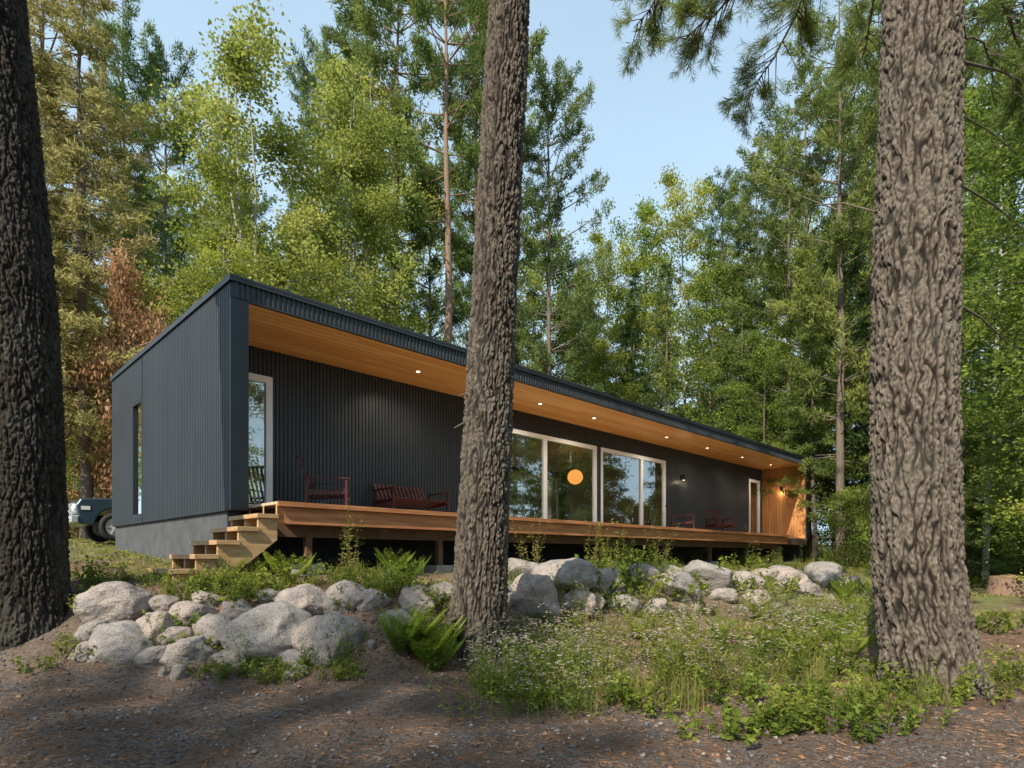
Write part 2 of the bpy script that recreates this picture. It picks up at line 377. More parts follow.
INFO={'pineA':('pine_tree','tall green pine standing in the forest','pine',3),'pineB':('pine_tree','tall red pine with bare reddish trunk','pine',2.6),'pineC':('pine_tree','dark green pine with open spreading branches','pine',3),
 'spruceA':('fir_tree','dark green fir with drooping branches','fir',2.6),'spruceB':('fir_tree','green fir with drooping branches','fir',2.4),
 'larch':('larch_tree','yellowing larch behind the dark cabin','larch',2.4),'larchB':('larch_tree','yellowing larch behind the dark cabin','larch',2.6),'rust':('oak_tree','small rusty orange tree beside the cabin','small tree',1.9),
 'decA':('aspen_tree','light green aspen with pale thin trunk','aspen',3),'decB':('maple_tree','leafy green maple in the forest','maple',3.2),'decC':('birch_tree','multi-stemmed birch with yellow-green leaves','birch',3),'decD':('aspen_tree','light green aspen with pale thin trunk','aspen',3.2),
 'under':('understory_tree','low leafy green understory tree','small tree',1.9),'underL':('understory_tree','low leafy light green understory tree','small tree',1.9)}
rr=random.Random(7)
def tree(kind,x,y,H,R,label=None,sink=.1):
    nm,lb,cat,R0=INFO[kind];H0=6. if kind.startswith('under') or kind=='rust' else 20.
    a,b=PR[kind]
    e=obj(nm,None,loc=(x,y,float(terrain(x,y))-sink),rot=(0,0,rr.uniform(0,6.28)),label=label or lb,cat=cat,group='forest trees around the cabin')
    e.scale=(R/R0,R/R0,H/H0)
    obj('trunk',a,parent=e);obj('crown',b,parent=e)
    return e
def T(kind,px,d,topy,R):
    x=(px-512)/F*d;H=(HZ-topy)/F*d-float(terrain(x,d));tree(kind,x,d,H,R)
# left
T('larch',88,20,-80,2.9);T('larchB',40,25,-120,3.2);T('larch',15,19,-60,2.6);T('rust',130,19.5,250,1.3);T('rust',95,22,330,2.0);T('rust',150,24,320,1.5)
T('pineC',163,31,45,3.0);T('pineA',125,36,-20,3.4);T('spruceB',198,26,235,2.0);T('pineC',178,24,330,1.3);T('larchB',75,33,60,2.8);T('spruceB',140,27,150,2.2)
T('decC',262,22,35,3.2);T('decC',318,24,40,3.2);T('decA',226,27,110,2.6);T('decC',385,25,120,2.8);T('decC',345,30,60,3.2);T('decC',290,20.5,180,2.1);T('decD',235,20,230,1.8)
T('pineB',445,28,-110,3.4);T('pineB',398,31,-70,3.4);T('pineA',365,38,-30,3.4);T('pineC',325,42,40,3.4);T('pineB',475,35,-60,3.2)
T('pineC',548,31,62,2.9);T('pineA',505,36,20,3.2);T('pineA',430,30,170,2.4)
# centre gap
T('decA',566,44,300,3);T('spruceB',592,42,270,2.6);T('decD',614,40,228,3);T('decA',650,41,190,3.1);T('spruceA',632,38,270,2.4);T('decD',690,40,165,3.3)
T('pineC',722,44,170,3.2);T('pineA',755,38,155,3.3);T('spruceA',668,34,260,2.5);T('decB',715,33,250,2.9);T('spruceB',742,31,230,2.5);T('decB',610,36,330,2.8)
T('pineC',790,30,120,3.0);T('pineA',842,24,-40,2.8);T('pineC',808,36,60,3.4);T('spruceA',870,27,30,2.8);T('decA',805,28,240,1.9);T('pineA',880,36,-30,3.8)
T('decB',770,27.5,330,1.9);T('spruceB',845,30,200,2.5);T('spruceA',700,37,300,2.3);T('spruceB',775,33,210,2.4);T('spruceB',815,26,260,1.8)
# right
T('decD',985,19,40,2.6);T('spruceB',1052,15,200,1.8);T('pineC',1060,18,-120,3.2);T('pineA',960,24,-40,3.2);T('spruceA',945,20,220,2.);T('decB',1085,13,60,2.6)
T('pineA',1010,28,-80,3.6);T('decA',915,30,60,3.2);T('spruceB',895,25,200,2.4);T('spruceB',1120,20,-20,2.4)
# far rows
for row,(dd,cnt) in enumerate(((50,21),(62,24))):
    for q in range(cnt):
        px=-320+ (q+rr.uniform(-.35,.35))*1700/cnt
        if 560<px<780: ty=rr.uniform(235,310)
        elif 500<px<=560 or 780<=px<840: ty=rr.uniform(170,250)
        elif 120<px<330: ty=rr.uniform(150,250)
        else: ty=rr.uniform(60,200)
        d=dd+rr.uniform(-4,4)
        T(rr.choice(['decA','spruceA','pineA','pineC','spruceB','decD']),px,d,ty,rr.uniform(3.6,4.6))
# understory
for q in range(40):
    px=rr.uniform(-80,1130);d=rr.uniform(31,46)
    x=(px-512)/F*d
    tree(rr.choice(['under','underL']),x,d,rr.uniform(5,9),rr.uniform(2.4,3.6))
for px,d,H in ((850,22,3.0),(885,19,2.6),(990,20,2.6),(1060,14,3),(965,22,4),(1020,20.5,4.5),(835,27,5),(760,33,5.5),(60,24,4),(90,27,5),(215,27,5),(930,26,4.5),(1080,12,3),(20,23,3.5),(990,24,4.5),(880,30,6),(900,34,6)):
    tree(rr.choice(['under','underL']),(px-512)/F*d,d,H,H*.36)
# unseen trees added around the camera to shade the road and show in windows
for k_,x,y,H,R in (('decB',-12.5,-8,12,2.8),('decD',-8.6,-9,12.5,2.6),('decB',-4.6,-8.6,12,2.6),('decD',-.9,-9.2,12.5,2.6),('decB',3.4,-8.6,11.5,2.4),
    ('pineB',-14.5,-17.5,26,2.6),
    ('decB',14,-8,15,3.4),('decD',17,0,15,3.4),('pineA',20,-8,20,3.6),('decD',22,5,17,3.6),('pineB',15,-16,22,3.5),('pineA',-24,2,18,3.2),
    ('decD',25,10,17,3.8),('pineA',27,14,20,3.6),('decB',29,18,18,3.8),('decD',31,22,18,3.8),('decB',32,8,19,3.8),('pineA',35,16,22,3.8),('under',21,9,5,2.6),('under',24,14,5,2.8),('underL',27,20,5.5,2.8),('under',19,3,4.5,2.4)):
    tree(k_,x,y,H,R)
# ------------------------------------------------------------------ foreground pines
def bigtrunk(seed,path,rads,ztop_detail,ztop,nth=280,dz=.011,plate=.050,amp=.036,flare=.2):
    zs=np.array([p[2] for p in path]);xs=np.array([p[0] for p in path]);ys=np.array([p[1] for p in path])
    z0=zs[0]
    ring=np.concatenate([np.arange(z0-.3,ztop_detail,dz),np.arange(ztop_detail,ztop,.5)])
    th=np.arange(nth)*2*PI/nth
    V=np.zeros((len(ring),nth,3));A=np.zeros((len(ring),nth))
    rad_=np.interp(ring,zs,rads);cx=np.interp(ring,zs,xs);cy=np.interp(ring,zs,ys)
    ca,sa=np.cos(th),np.sin(th)
    no=mn.noise
    for i_,z in enumerate(ring):
        R=rad_[i_];h=max(0,z-z0)
        fl=flare*math.exp(-h/.25)
        det=z<ztop_detail
        for j_ in range(nth):
            c,s_=ca[j_],sa[j_]
            rr_=R*(1+fl*(.7+.45*math.cos(5*th[j_]+seed)+.2*math.cos(3*th[j_]+2*seed)))
            a=1.
            if det:
                px_,py_=c*R/plate+seed*7,s_*R/plate
                wv=no(Vector((px_*.8,py_*.8,z*8)))*.5
                n1=no(Vector((px_+wv,py_-wv,z/.30)))
                n2=no(Vector((px_*1.6+5+wv,py_*1.6-wv,z/.10+9)))
                n3=no(Vector((px_*3.2,py_*3.2,z/.035)))
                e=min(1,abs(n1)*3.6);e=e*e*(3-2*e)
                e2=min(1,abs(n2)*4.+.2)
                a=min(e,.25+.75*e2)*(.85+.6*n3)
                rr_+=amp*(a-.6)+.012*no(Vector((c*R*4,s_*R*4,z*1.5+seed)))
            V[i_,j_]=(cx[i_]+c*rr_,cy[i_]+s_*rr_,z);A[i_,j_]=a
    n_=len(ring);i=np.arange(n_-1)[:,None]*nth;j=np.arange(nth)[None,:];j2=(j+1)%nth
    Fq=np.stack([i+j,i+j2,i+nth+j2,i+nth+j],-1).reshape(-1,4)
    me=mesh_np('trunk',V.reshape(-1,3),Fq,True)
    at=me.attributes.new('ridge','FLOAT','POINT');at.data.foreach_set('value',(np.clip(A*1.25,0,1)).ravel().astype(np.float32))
    return me
def P(px,py,d): return ((px-512)/F*d,d,(HZ-py)/F*d)
def boughs(list_,seed,needle=.12,nw=.006,per=110):
    rng=np.random.default_rng(seed);wood=MB();C=[];D=[]
    for pts,r0,ntw,tl in list_:
        pts=np.array(pts,float);t=np.linspace(0,1,len(pts));ts=np.linspace(0,1,14)
        Q=np.stack([np.interp(ts,t,pts[:,a]) for a in range(3)],1);Q[1:-1]+=rng.normal(0,.03,(12,3))
        wood.tube(Q,np.linspace(r0,.006,14),6)
        for q in range(ntw):
            s_=rng.uniform(.25,1);b=np.array([np.interp(s_,ts,Q[:,a]) for a in range(3)])
            k=int(min(12,s_*13));ax=norm(Q[k+1]-Q[k])
            sd=norm(np.cross(ax,[0,0,1]))*rng.choice([-1,1])
            d=norm(ax*.7+sd*rng.uniform(.4,1.1)+np.array([0,0,rng.uniform(-.35,.25)]))
            l=tl*rng.uniform(.5,1.2)*(1.15-s_*.6)
            e=np.array([0,0,-.12*l]);tw=np.stack([b,b+d*l*.5+e*.3,b+d*l+e])
            wood.tube(tw,[.008,.005,.002],4)
            for w in range(4):
                s2=rng.uniform(.3,1);b2=b+d*l*s2+e*s2;d2=norm(d+rng.normal(0,.55,3));l2=l*.35*rng.uniform(.6,1.2)
                wood.tube(np.stack([b2,b2+d2*l2]),[.003,.0015],3)
                m=per//4;u_=rng.uniform(.35,1.05,m)[:,None]
                C.append(b2+d2*l2*u_);D.append(norm(rng.normal(size=(m,3)))*.8+d2*.9)
            m=per//2;u_=rng.uniform(.5,1.02,m)[:,None]
            C.append(b+d*l*u_+e*u_);D.append(norm(rng.normal(size=(m,3)))*.8+d*.9)
    C=np.concatenate(C);D=np.concatenate(D);nn=len(C)
    V,Fq=leafquads(C,D,needle*rng.uniform(.7,1.2,nn),nw*np.ones(nn),rng)
    return wood.mesh('branch',True),mesh_np('needles',V,Fq)
def bigpine(label,base_d,pts,rads,bark,seed,crownH,R,bl=None,stubs=None,dens=5):
    path=[P(px,py,base_d) for px,py in pts]
    bx,by,bz=path[0]
    tx,ty,tz=path[-1]
    sl=((tx-path[-2][0])/(tz-path[-2][2]))
    H=crownH
    path2=path+[(tx+sl*.5*(H-tz),ty,H)]
    rads2=rads+[.06]
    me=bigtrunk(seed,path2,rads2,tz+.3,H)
    me.transform(Matrix.Translation((-bx,-by,-bz)))
    e=obj('pine_tree',None,loc=(bx,by,bz),label=label,cat='pine',group='large old pines in front of the cabin')
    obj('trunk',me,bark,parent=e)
    a,b=conifer(seed+20,16,.3,R,'pine',dens,9,.26,.045)
    obj('crown',b,M['pine'],parent=e,loc=(sl*3+(tx-bx),0,H-bz-15))
    obj('limb',a,M['barkfar'],parent=e,loc=(sl*3+(tx-bx),0,H-bz-15))
    if bl:
        ww,nd=boughs(bl,seed+5)
        ww.transform(Matrix.Translation((-bx,-by,-bz)));nd.transform(Matrix.Translation((-bx,-by,-bz)))
        obj('branch',ww,M['barkfar'],parent=e);obj('needle_foliage',nd,M['pine'],parent=e)
    if stubs:
        o3=np.array((bx,by,bz))
        for p0,p1,r in stubs:
            mb=MB();p0=np.array(p0);p1=np.array(p1);q=(p0+p1)/2+np.array([0,0,.05])
            mb.tube([p0-o3,q-o3,p1-o3],[r,r*.7,r*.4],6)
            obj('dead_branch',mb.mesh('dead_branch',True),M['barkfar'],parent=e)
    return e
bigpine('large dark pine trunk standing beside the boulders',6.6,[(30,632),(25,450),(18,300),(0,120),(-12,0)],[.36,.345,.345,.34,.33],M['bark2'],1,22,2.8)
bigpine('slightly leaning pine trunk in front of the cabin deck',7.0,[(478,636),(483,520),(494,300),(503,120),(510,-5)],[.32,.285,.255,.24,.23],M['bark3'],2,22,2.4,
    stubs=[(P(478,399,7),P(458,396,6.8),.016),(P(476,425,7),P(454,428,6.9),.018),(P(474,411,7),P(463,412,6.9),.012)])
rb=[([(3.72,5.5,7.2),(3.0,6.8,7.5),(2.2,7.8,7.5),(1.65,8.2,7.15)],.035,60,.8),
    ([(3.7,5.5,6.8),(3.3,6.8,7.1),(2.75,7.8,7.1),(2.3,8.1,6.9)],.03,54,.65),
    ([(3.8,5.5,6.6),(3.75,6.8,6.9),(3.6,8.0,6.85),(3.3,8.6,6.5)],.03,54,.7),
    ([(4.0,5.6,5.9),(4.9,6.3,6.1),(5.6,6.8,5.9),(6.3,7.2,5.4)],.03,44,.6),
    ([(3.9,5.6,5.2),(4.6,6.0,5.1),(5.4,6.3,4.6)],.016,10,.4),
    ([(3.9,5.7,6.8),(4.5,7.4,7.1),(4.9,8.6,6.9)],.03,40,.7)]
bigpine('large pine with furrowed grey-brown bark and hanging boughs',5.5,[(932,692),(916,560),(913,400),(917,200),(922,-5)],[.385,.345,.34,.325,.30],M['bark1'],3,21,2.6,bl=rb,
    stubs=[(P(950,300,5.5),P(1010,345,6),.014),(P(952,180,5.6),P(1030,235,6.2),.012),(P(876,212,5.6),P(815,205,6.2),.012),(P(955,60,5.6),P(1040,90,6.5),.016),(P(952,110,5.6),P(1024,160,6.4),.01)])
# ------------------------------------------------------------------ cabin
LX,WY=23.6,7.28;RY=1.87;ZF=.786;ZS=3.835;ZR=4.18
house=obj('modern_cabin',None,loc=(CX,CY,0),rot=(0,0,rad(45)),label='long low cabin with dark ribbed metal cladding and cedar porch',cat='cabin')
def corr(mb,a0,a1,fixed,z0,z1,axis,sgn,pitch=.08,dep=.018):
    n=int(math.ceil((a1-a0)/pitch));pts=[]
    st=math.floor(a0/pitch)
    for i_ in range(st,st+n+2):
        for f,o in((0,0),(.4,0),(.5,1),(.9,1)):
            a=(i_+f)*pitch
            if a0<a<a1: pts.append((a,o))
    pts=[(a0,pts[0][1])]+pts+[(a1,pts[-1][1])]
    V=[];
    for a,o in pts:
        q=fixed+sgn*o*dep
        for z in(z0,z1): V.append((a,q,z) if axis=='x' else (q,a,z))
    Fq=[(2*k,2*k+2,2*k+3,2*k+1) for k in range(len(pts)-1)]
    mb.add(V,Fq)
def part(name,mb,mat,par=house,smooth=False,label=None,bev=0):
    o=obj(name,mb.mesh(name,smooth),mat,parent=par)
    if label:o['label']=label
    if bev:
        b=o.modifiers.new('b','BEVEL');b.width=bev;b.segments=2;b.limit_method='ANGLE'
    return o
mb=MB();GY0,GY1=4.76,5.53
for y0,y1,z0,z1 in((.0,GY0,.70,4.1),(GY1,WY,.70,4.1),(GY0,GY1,3.25,4.1),(GY0,GY1,.70,.82)): corr(mb,y0,y1,-.002,z0,z1,'y',-1)
for y0,y1,z0,z1 in((.005,GY0,.70,4.1),(GY1,WY-.01,.70,4.1),(GY0,GY1,3.25,4.1),(GY0,GY1,.70,.82)): mb.box(.005,.22,y0,y1,z0,z1)
part('wall',mb,M['metal'])
mb=MB();mb.box(-.03,.234,-.03,-.002,.70,3.84);mb.box(.221,.234,0,RY-.03,.74,3.83);part('wall_trim',mb,M['trim'])
ops=[(.45,1.41,.80,3.34),(7.2,11.33,.80,3.34),(11.53,15.27,.80,3.34),(22.0,23.1,.80,3.34)]
mb=MB();prev=.234
for a,b,z0,z1 in ops+[(23.35,None,0,0)]:
    corr(mb,prev,a,RY,.76,ZS,'x',-1);mb.box(prev,a,RY+.005,RY+.16,.70,ZS)
    if b:
        corr(mb,a,b,RY,z1,ZS,'x',-1);mb.box(a,b,RY+.005,RY+.16,z1,ZS);prev=b
part('wall',mb,M['metal'])
mb=MB();corr(mb,0,WY,LX+.002,.70,4.1,'y',1);mb.box(23.38,LX-.003,.005,WY-.01,.70,4.1);part('wall',mb,M['metal'])
mb=MB();bo=[(1.5,5.4),(7.5,11.0),(11.6,15.8),(18,20)];prev=.22
for a,b in bo+[(23.38,None)]:
    corr(mb,prev,a,WY,.70,4.1,'x',1);mb.box(prev,a,WY-.15,WY-.005,.70,4.1)
    if b:
        mb.box(a,b,WY-.15,WY,.70,.9);mb.box(a,b,WY-.15,WY,3.3,4.1);prev=b
part('wall',mb,M['metal'])
mb=MB();mb.box(23.352,23.378,.02,RY-.003,.76,ZS-.002);part('cedar_wall',mb,M['cedarv'])
mb=MB();mb.box(23.33,23.61,-.03,.015,.70,3.84);part('wall_trim',mb,M['trim'])
mb=MB();mb.box(.23,23.35,RY+.17,WY-.16,.60,.78);part('floor',mb,M['intfloor'])
mb=MB();mb.box(.23,23.35,RY+.17,WY-.16,3.5,3.56);mb.box(6.3,6.4,RY+.17,WY-.16,.78,3.5);mb.box(16.2,16.3,RY+.17,WY-.16,.78,3.5);part('interior_wall',mb,M['intwall'])
mb=MB();corr(mb,0,LX,-.006,3.86,4.12,'x',-1);mb.box(.0,LX,.0,.03,3.84,4.12);part('fascia',mb,M['metal'])
mb=MB();mb.box(.0,LX,.035,WY-.005,3.94,4.135)
mb.box(-.05,LX+.05,-.055,WY+.05,4.14,ZR);mb.box(-.05,LX+.05,-.05,-.03,4.09,4.139);mb.box(-.05,-.03,-.029,WY+.05,4.09,4.139)
mb.box(.235,LX-.25,-.032,-.001,3.835,3.86)
part('roof',mb,M['trim'])
mb=MB();mb.box(.236,23.35,.032,RY-.025,ZS,3.87);part('soffit',mb,M['soffit'])
mb=MB();mb.box(.04,.24,.3,WY-.04,-.7,.699);mb.box(.25,23.5,RY+.05,RY+.25,-.7,.58);mb.box(.25,23.5,WY-.25,WY-.04,-.9,.699);mb.box(23.36,23.56,.3,WY-.04,-.7,.699)
part('foundation',mb,M['conc'])
def window(a,b,z0,z1,mull,y=RY,name='window',fw=.07,axis='x',mat='white'):
    mb=MB();yy0,yy1=y-.035,y+.06
    def bx(m,a0,a1,u0,u1,z0_,z1_):
        if axis=='x': m.box(a0,a1,u0,u1,z0_,z1_)
        else: m.box(u0,u1,a0,a1,z0_,z1_)
    bx(mb,a,a+fw,yy0,yy1,z0,z1);bx(mb,b-fw,b,yy0,yy1,z0,z1);bx(mb,a+fw,b-fw,yy0,yy1,z1-fw,z1);bx(mb,a+fw,b-fw,yy0,yy1,z0,z0+fw)
    for m_ in mull: bx(mb,m_-.07,m_+.07,yy0+.008,yy1-.008,z0+fw,z1-fw)
    o=part(name,mb,M[mat])
    g=MB();e=fw*.5;yg=y+.015
    if axis=='x': V=[(a+e,yg,z0+e),(b-e,yg,z0+e),(b-e,yg,z1-e),(a+e,yg,z1-e)]
    else: V=[(yg,a+e,z0+e),(yg,b-e,z0+e),(yg,b-e,z1-e),(yg,a+e,z1-e)]
    g.add(V,[(0,1,2,3)])
    part('glass_pane',g,M['glass'],par=o)
    return o
window(.45,1.41,.80,3.34,[],name='door',fw=.12)
window(7.2,11.33,.80,3.34,[9.02],fw=.11);window(11.53,15.27,.80,3.34,[13.8],fw=.11);window(22.0,23.1,.80,3.34,[],name='door',fw=.12)
window(GY0,GY1,.82,3.25,[],y=.02,axis='y',mat='black')
for a,b in bo: window(a,b,.9,3.3,[(a+b)/2],y=WY-.08)
mb=MB();mb.box(11.332,11.528,RY-.03,RY+.05,.80,3.34);part('window_post',mb,M['metal'])
for a in(4.06,7.8,10.0,13.8,16.5,19.3,22.0):
    mb=MB();mb.lathe([(0.0001,3.829),(.038,3.829)],20,(a,.93,0));o=part('ceiling_lamp',mb,M['lampon'])
    r=MB();r.lathe([(.039,3.834),(.039,3.822),(.056,3.822),(.06,3.834)],20,(a,.93,0));part('lamp_ring',r,M['white'],par=o,smooth=False)
    ld=bpy.data.lights.new('ceiling_spot','SPOT');ld.energy=85;ld.color=(1,.84,.64);ld.spot_size=rad(150);ld.spot_blend=.8;ld.shadow_soft_size=.05
    lo=bpy.data.objects.new('ceiling_light',ld);COL.objects.link(lo);lo.parent=house;lo.location=(a,.93,3.80)
def walllamp(loc,ang):
    mb=MB();mb.box(-.04,.04,-.03,-.0,-.09,.09) ;mb.box(-.015,.015,-.10,-.03,-.01,.01);mb.lathe([(.045,-.10),(.045,.10),(.0,.10)],16,(0,-.12,0))
    o=part('wall_lamp',mb,M['black']);o.location=loc;o.rotation_euler=(0,0,ang)
    g=MB();g.lathe([(.0001,-.095),(.04,-.095)],16,(0,-.12,0));part('lamp_bulb',g,M['lampon'],par=o)
    ld=bpy.data.lights.new('wall_lamp_light','POINT');ld.energy=4;ld.color=(1,.74,.46);ld.shadow_soft_size=.03
    lo=bpy.data.objects.new('wall_light',ld);COL.objects.link(lo);lo.parent=o;lo.location=(0,-.14,-.16)
walllamp((16.3,RY-.025,2.85),0);walllamp((23.35,.99,2.93),rad(-90))
mb=MB();mb.lathe([((.25*math.sin(t)+.0001)*(1+.03*(k_%2)),2.62-.24*math.cos(t)) for k_,t in enumerate(np.linspace(0,PI,19))],24,(12.1,3.3,0));o=part('pendant_lamp',mb,M['globe'],smooth=True)
mb=MB();mb.tube([(12.1,3.3,2.86),(12.1,3.3,3.49)],[.008,.008],6);part('lamp_cord',mb,M['black'],par=o)
# deck
DX0,DX1,DY=.27,18.9,-.94
mb=MB();mb.box(.236,23.35,-.0005,RY-.03,.745,.784);mb.box(DX0,DX1,DY,-.001,.745,.784);part('deck',mb,M['decktop'])
mb=MB();mb.box(DX0,DX1,DY-.03,DY-.001,.715,.786)
mb.box(DX0+.01,DX1-.01,DY+.03,DY+.07,.47,.714)
part('deck_beam',mb,M['deckfascia'],bev=.004)
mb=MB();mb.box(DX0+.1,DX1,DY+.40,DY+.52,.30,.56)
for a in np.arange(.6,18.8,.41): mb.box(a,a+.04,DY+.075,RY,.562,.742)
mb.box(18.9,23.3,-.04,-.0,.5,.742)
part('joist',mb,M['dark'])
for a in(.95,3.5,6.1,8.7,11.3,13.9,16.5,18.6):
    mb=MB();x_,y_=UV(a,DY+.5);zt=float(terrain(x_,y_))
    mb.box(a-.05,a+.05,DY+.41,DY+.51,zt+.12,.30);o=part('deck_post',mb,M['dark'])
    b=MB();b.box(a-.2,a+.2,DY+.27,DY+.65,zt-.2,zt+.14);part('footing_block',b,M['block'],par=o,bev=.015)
# stairs
mb=MB();nst=6;rise=(.786+.34)/nst;run=.265
for k in range(1,nst):
    z=.786-k*rise;x1=DX0-(k-1)*run
    mb.box(x1-run-.035,x1,DY-.05,.06,z-.06,z)
part('stair_tread',mb,M['steps'],bev=.004)
for yv in(DY,0.0,-.5):
    prof=[(DX0-.002,.742)]
    for k in range(1,nst):
        z=.786-k*rise-.061;x1=DX0-(k-1)*run
        prof+= [(x1-.004,z),(x1-run,z)]
    prof+=[(DX0-(nst-1)*run,-.42),(DX0-(nst-1)*run+.5,-.42),(DX0-.002,.24)]
    V=[(x,yv,z) for x,z in prof]+[(x,yv+.045,z) for x,z in prof]
    me=bpy.data.meshes.new('stringer');nP=len(prof)
    me.from_pydata(V,[],[list(range(nP))[::-1],list(range(nP,2*nP))]+[(i_,(i_+1)%nP,(i_+1)%nP+nP,i_+nP) for i_ in range(nP)])
    bm=bmesh.new();bm.from_mesh(me);bmesh.ops.recalc_face_normals(bm,faces=bm.faces);bm.to_mesh(me);bm.free()
    obj('stair_stringer',me,M['steps'],parent=house)
# ------------------------------------------------------------------ deck furniture
def slat_seat(name,label,cat,u,v,rot,w,grp=None,hb=.95):
    x,y=UV(u,v)
    e=obj(name,None,loc=(x,y,ZF),rot=(0,0,rad(45)+rot),label=label,cat=cat)
    if grp:e['group']=grp
    m=MB();n_=7
    for i_ in range(n_):
        y_=-.34+i_*.1;z_=.40-.018*i_
        m.box(-w/2,w/2,y_,y_+.07,z_-.012,z_+.012)
    m.box(-w/2,-w/2+.04,-.36,.32,.335,.375);m.box(w/2-.04,w/2,-.36,.32,.335,.375)
    part('seat',m,M['red'],par=e)
    m=MB();nb=int(w/.10)
    for i_ in range(nb):
        x_=-w/2+.03+(w-.06)*(i_+.5)/nb
        m.beam((x_,.27,.34),(x_,.50,hb),.045,.016,up=(0,1,0))
    m.beam((-w/2,.30,.40),(w/2,.30,.40),.03,.05);m.beam((-w/2,.51,hb-.01),(w/2,.51,hb-.01),.03,.05)
    part('backrest',m,M['red'],par=e)
    for sx in(-1,1):
        m=MB();xx=sx*(w/2+.02)
        m.box(xx-.035,xx+.035,-.40,.36,.575,.597);m.beam((xx,-.33,0),(xx,-.33,.575),.035,.045,up=(0,1,0));m.beam((xx,.36,0),(xx,.30,.575),.035,.045,up=(0,1,0));m.beam((xx,-.36,.10),(xx,.40,.10),.025,.03);m.beam((xx,-.36,.34),(xx,.34,.30),.025,.04)
        part('armrest',m,M['red'],par=e)
    return e
slat_seat('deck_chair','dark red slatted armchair on the deck by the glass door','chair',1.95,.75,rad(58),.80,hb=1.0)
slat_seat('garden_bench','dark red slatted bench against the ribbed wall','bench',4.1,1.2,0,1.35,hb=.74)
slat_seat('deck_chair','dark red slatted armchair further along the deck','chair',14.9,1.0,rad(35),.66,'chairs at the far deck')
slat_seat('deck_chair','dark red slatted armchair further along the deck','chair',17.6,1.0,rad(-30),.66,'chairs at the far deck')
# ------------------------------------------------------------------ car behind the cabin
tx_,ty_=UV(2.25,10.95)
car=obj('pickup_truck',None,loc=(tx_,ty_,.43),rot=(0,0,rad(225)),label='dark blue-grey pickup truck parked behind the cabin',cat='truck')
prof=[(2.45,.55),(2.5,.95),(2.4,1.12),(1.15,1.2),(-.9,1.22),(-2.5,1.2),(-2.55,.6)]
def arch(cx,r=.47,n_=10): return [(cx+r*math.cos(t),.42+r*math.sin(t)) for t in np.linspace(PI,0,n_)]
low=[(-2.55,.45)]+arch(-1.6)+arch(1.62)+[(2.45,.45)]
pr=[p for p in low]+prof
def extr(pts,y0,y1,name,mat,par,taper=0):
    n_=len(pts);V=[(x,y0,z) for x,z in pts]+[(x,y1,z) for x,z in pts]
    me=bpy.data.meshes.new(name);me.from_pydata(V,[],[list(range(n_))[::-1],list(range(n_,2*n_))]+[(i_,(i_+1)%n_,(i_+1)%n_+n_,i_+n_) for i_ in range(n_)])
    if taper:
        for v in me.vertices:
            if v.co.z>1.3: v.co.y*=taper
    bm=bmesh.new();bm.from_mesh(me);bmesh.ops.recalc_face_normals(bm,faces=bm.faces);bm.to_mesh(me);bm.free()
    o=obj(name,me,mat,parent=par)
    b=o.modifiers.new('b','BEVEL');b.width=.04;b.segments=3;b.limit_method='ANGLE';b.angle_limit=rad(40);return o
extr(pr,-.92,.92,'body',M['bluepaint'],car)
extr([(1.1,1.19),(.45,1.78),(-.75,1.8),(-.95,1.2)],-.88,.88,'cab',M['bluepaint'],car,.82)
mb=MB()
for sy in(-1,1):
    mb.add([(.85,sy*.885,1.26),(.35,sy*.745,1.70),(-.62,sy*.745,1.72),(-.75,sy*.885,1.26)],[(0,1,2,3)])
mb.add([(1.09,-.78,1.26),(1.09,.78,1.26),(.52,.66,1.74),(.52,-.66,1.74)],[(0,1,2,3)])
part('window',mb,M['black'],par=car)
mb=MB();mb.box(2.46,2.62,-.95,.95,.48,.66);part('bumper',mb,M['chrome'],par=car,bev=.02)
mb=MB()
for k in range(7): mb.box(2.46,2.515,-.55,.55,.72+k*.045,.745+k*.045)
part('grille',mb,M['chrome'],par=car)
for sy in(-1,1):
    mb=MB();mb.lathe([(.12,2.44),(.12,2.53),(.09,2.56),(.0001,2.58)],20,(0,sy*.72,.86),'x');part('headlight',mb,M['lampglass'],par=car)
    mb=MB();mb.box(2.2,2.40,sy*.925-.01,sy*.925+.01,.82,.92);part('side_lamp',mb,M['lampglass'],par=car)
    for wx_ in(-1.6,1.62):
        mb=MB();y0=sy*.72
        mb.lathe([(.24,-.12),(.34,-.13),(.385,-.09),(.39,0),(.385,.09),(.34,.13),(.24,.12),(.24,-.12)],32,(wx_,y0+sy*.10,.39),'y')
        w=part('wheel',mb,M['rubber'],par=car,smooth=True)
        mb=MB();mb.lathe([(.25,.1*sy),(.21,.06*sy),(.11,.05*sy),(.09,.10*sy),(.0001,.11*sy)],24,(wx_,y0+sy*.10,.39),'y')
        for k in range(6):
            a=k*PI/3;mb.beam((wx_+.08*math.cos(a),y0+sy*.18,.39+.08*math.sin(a)),(wx_+.235*math.cos(a),y0+sy*.195,.39+.235*math.sin(a)),.05,.03,up=(0,1,0))
        part('rim',mb,M['cream'],par=w)
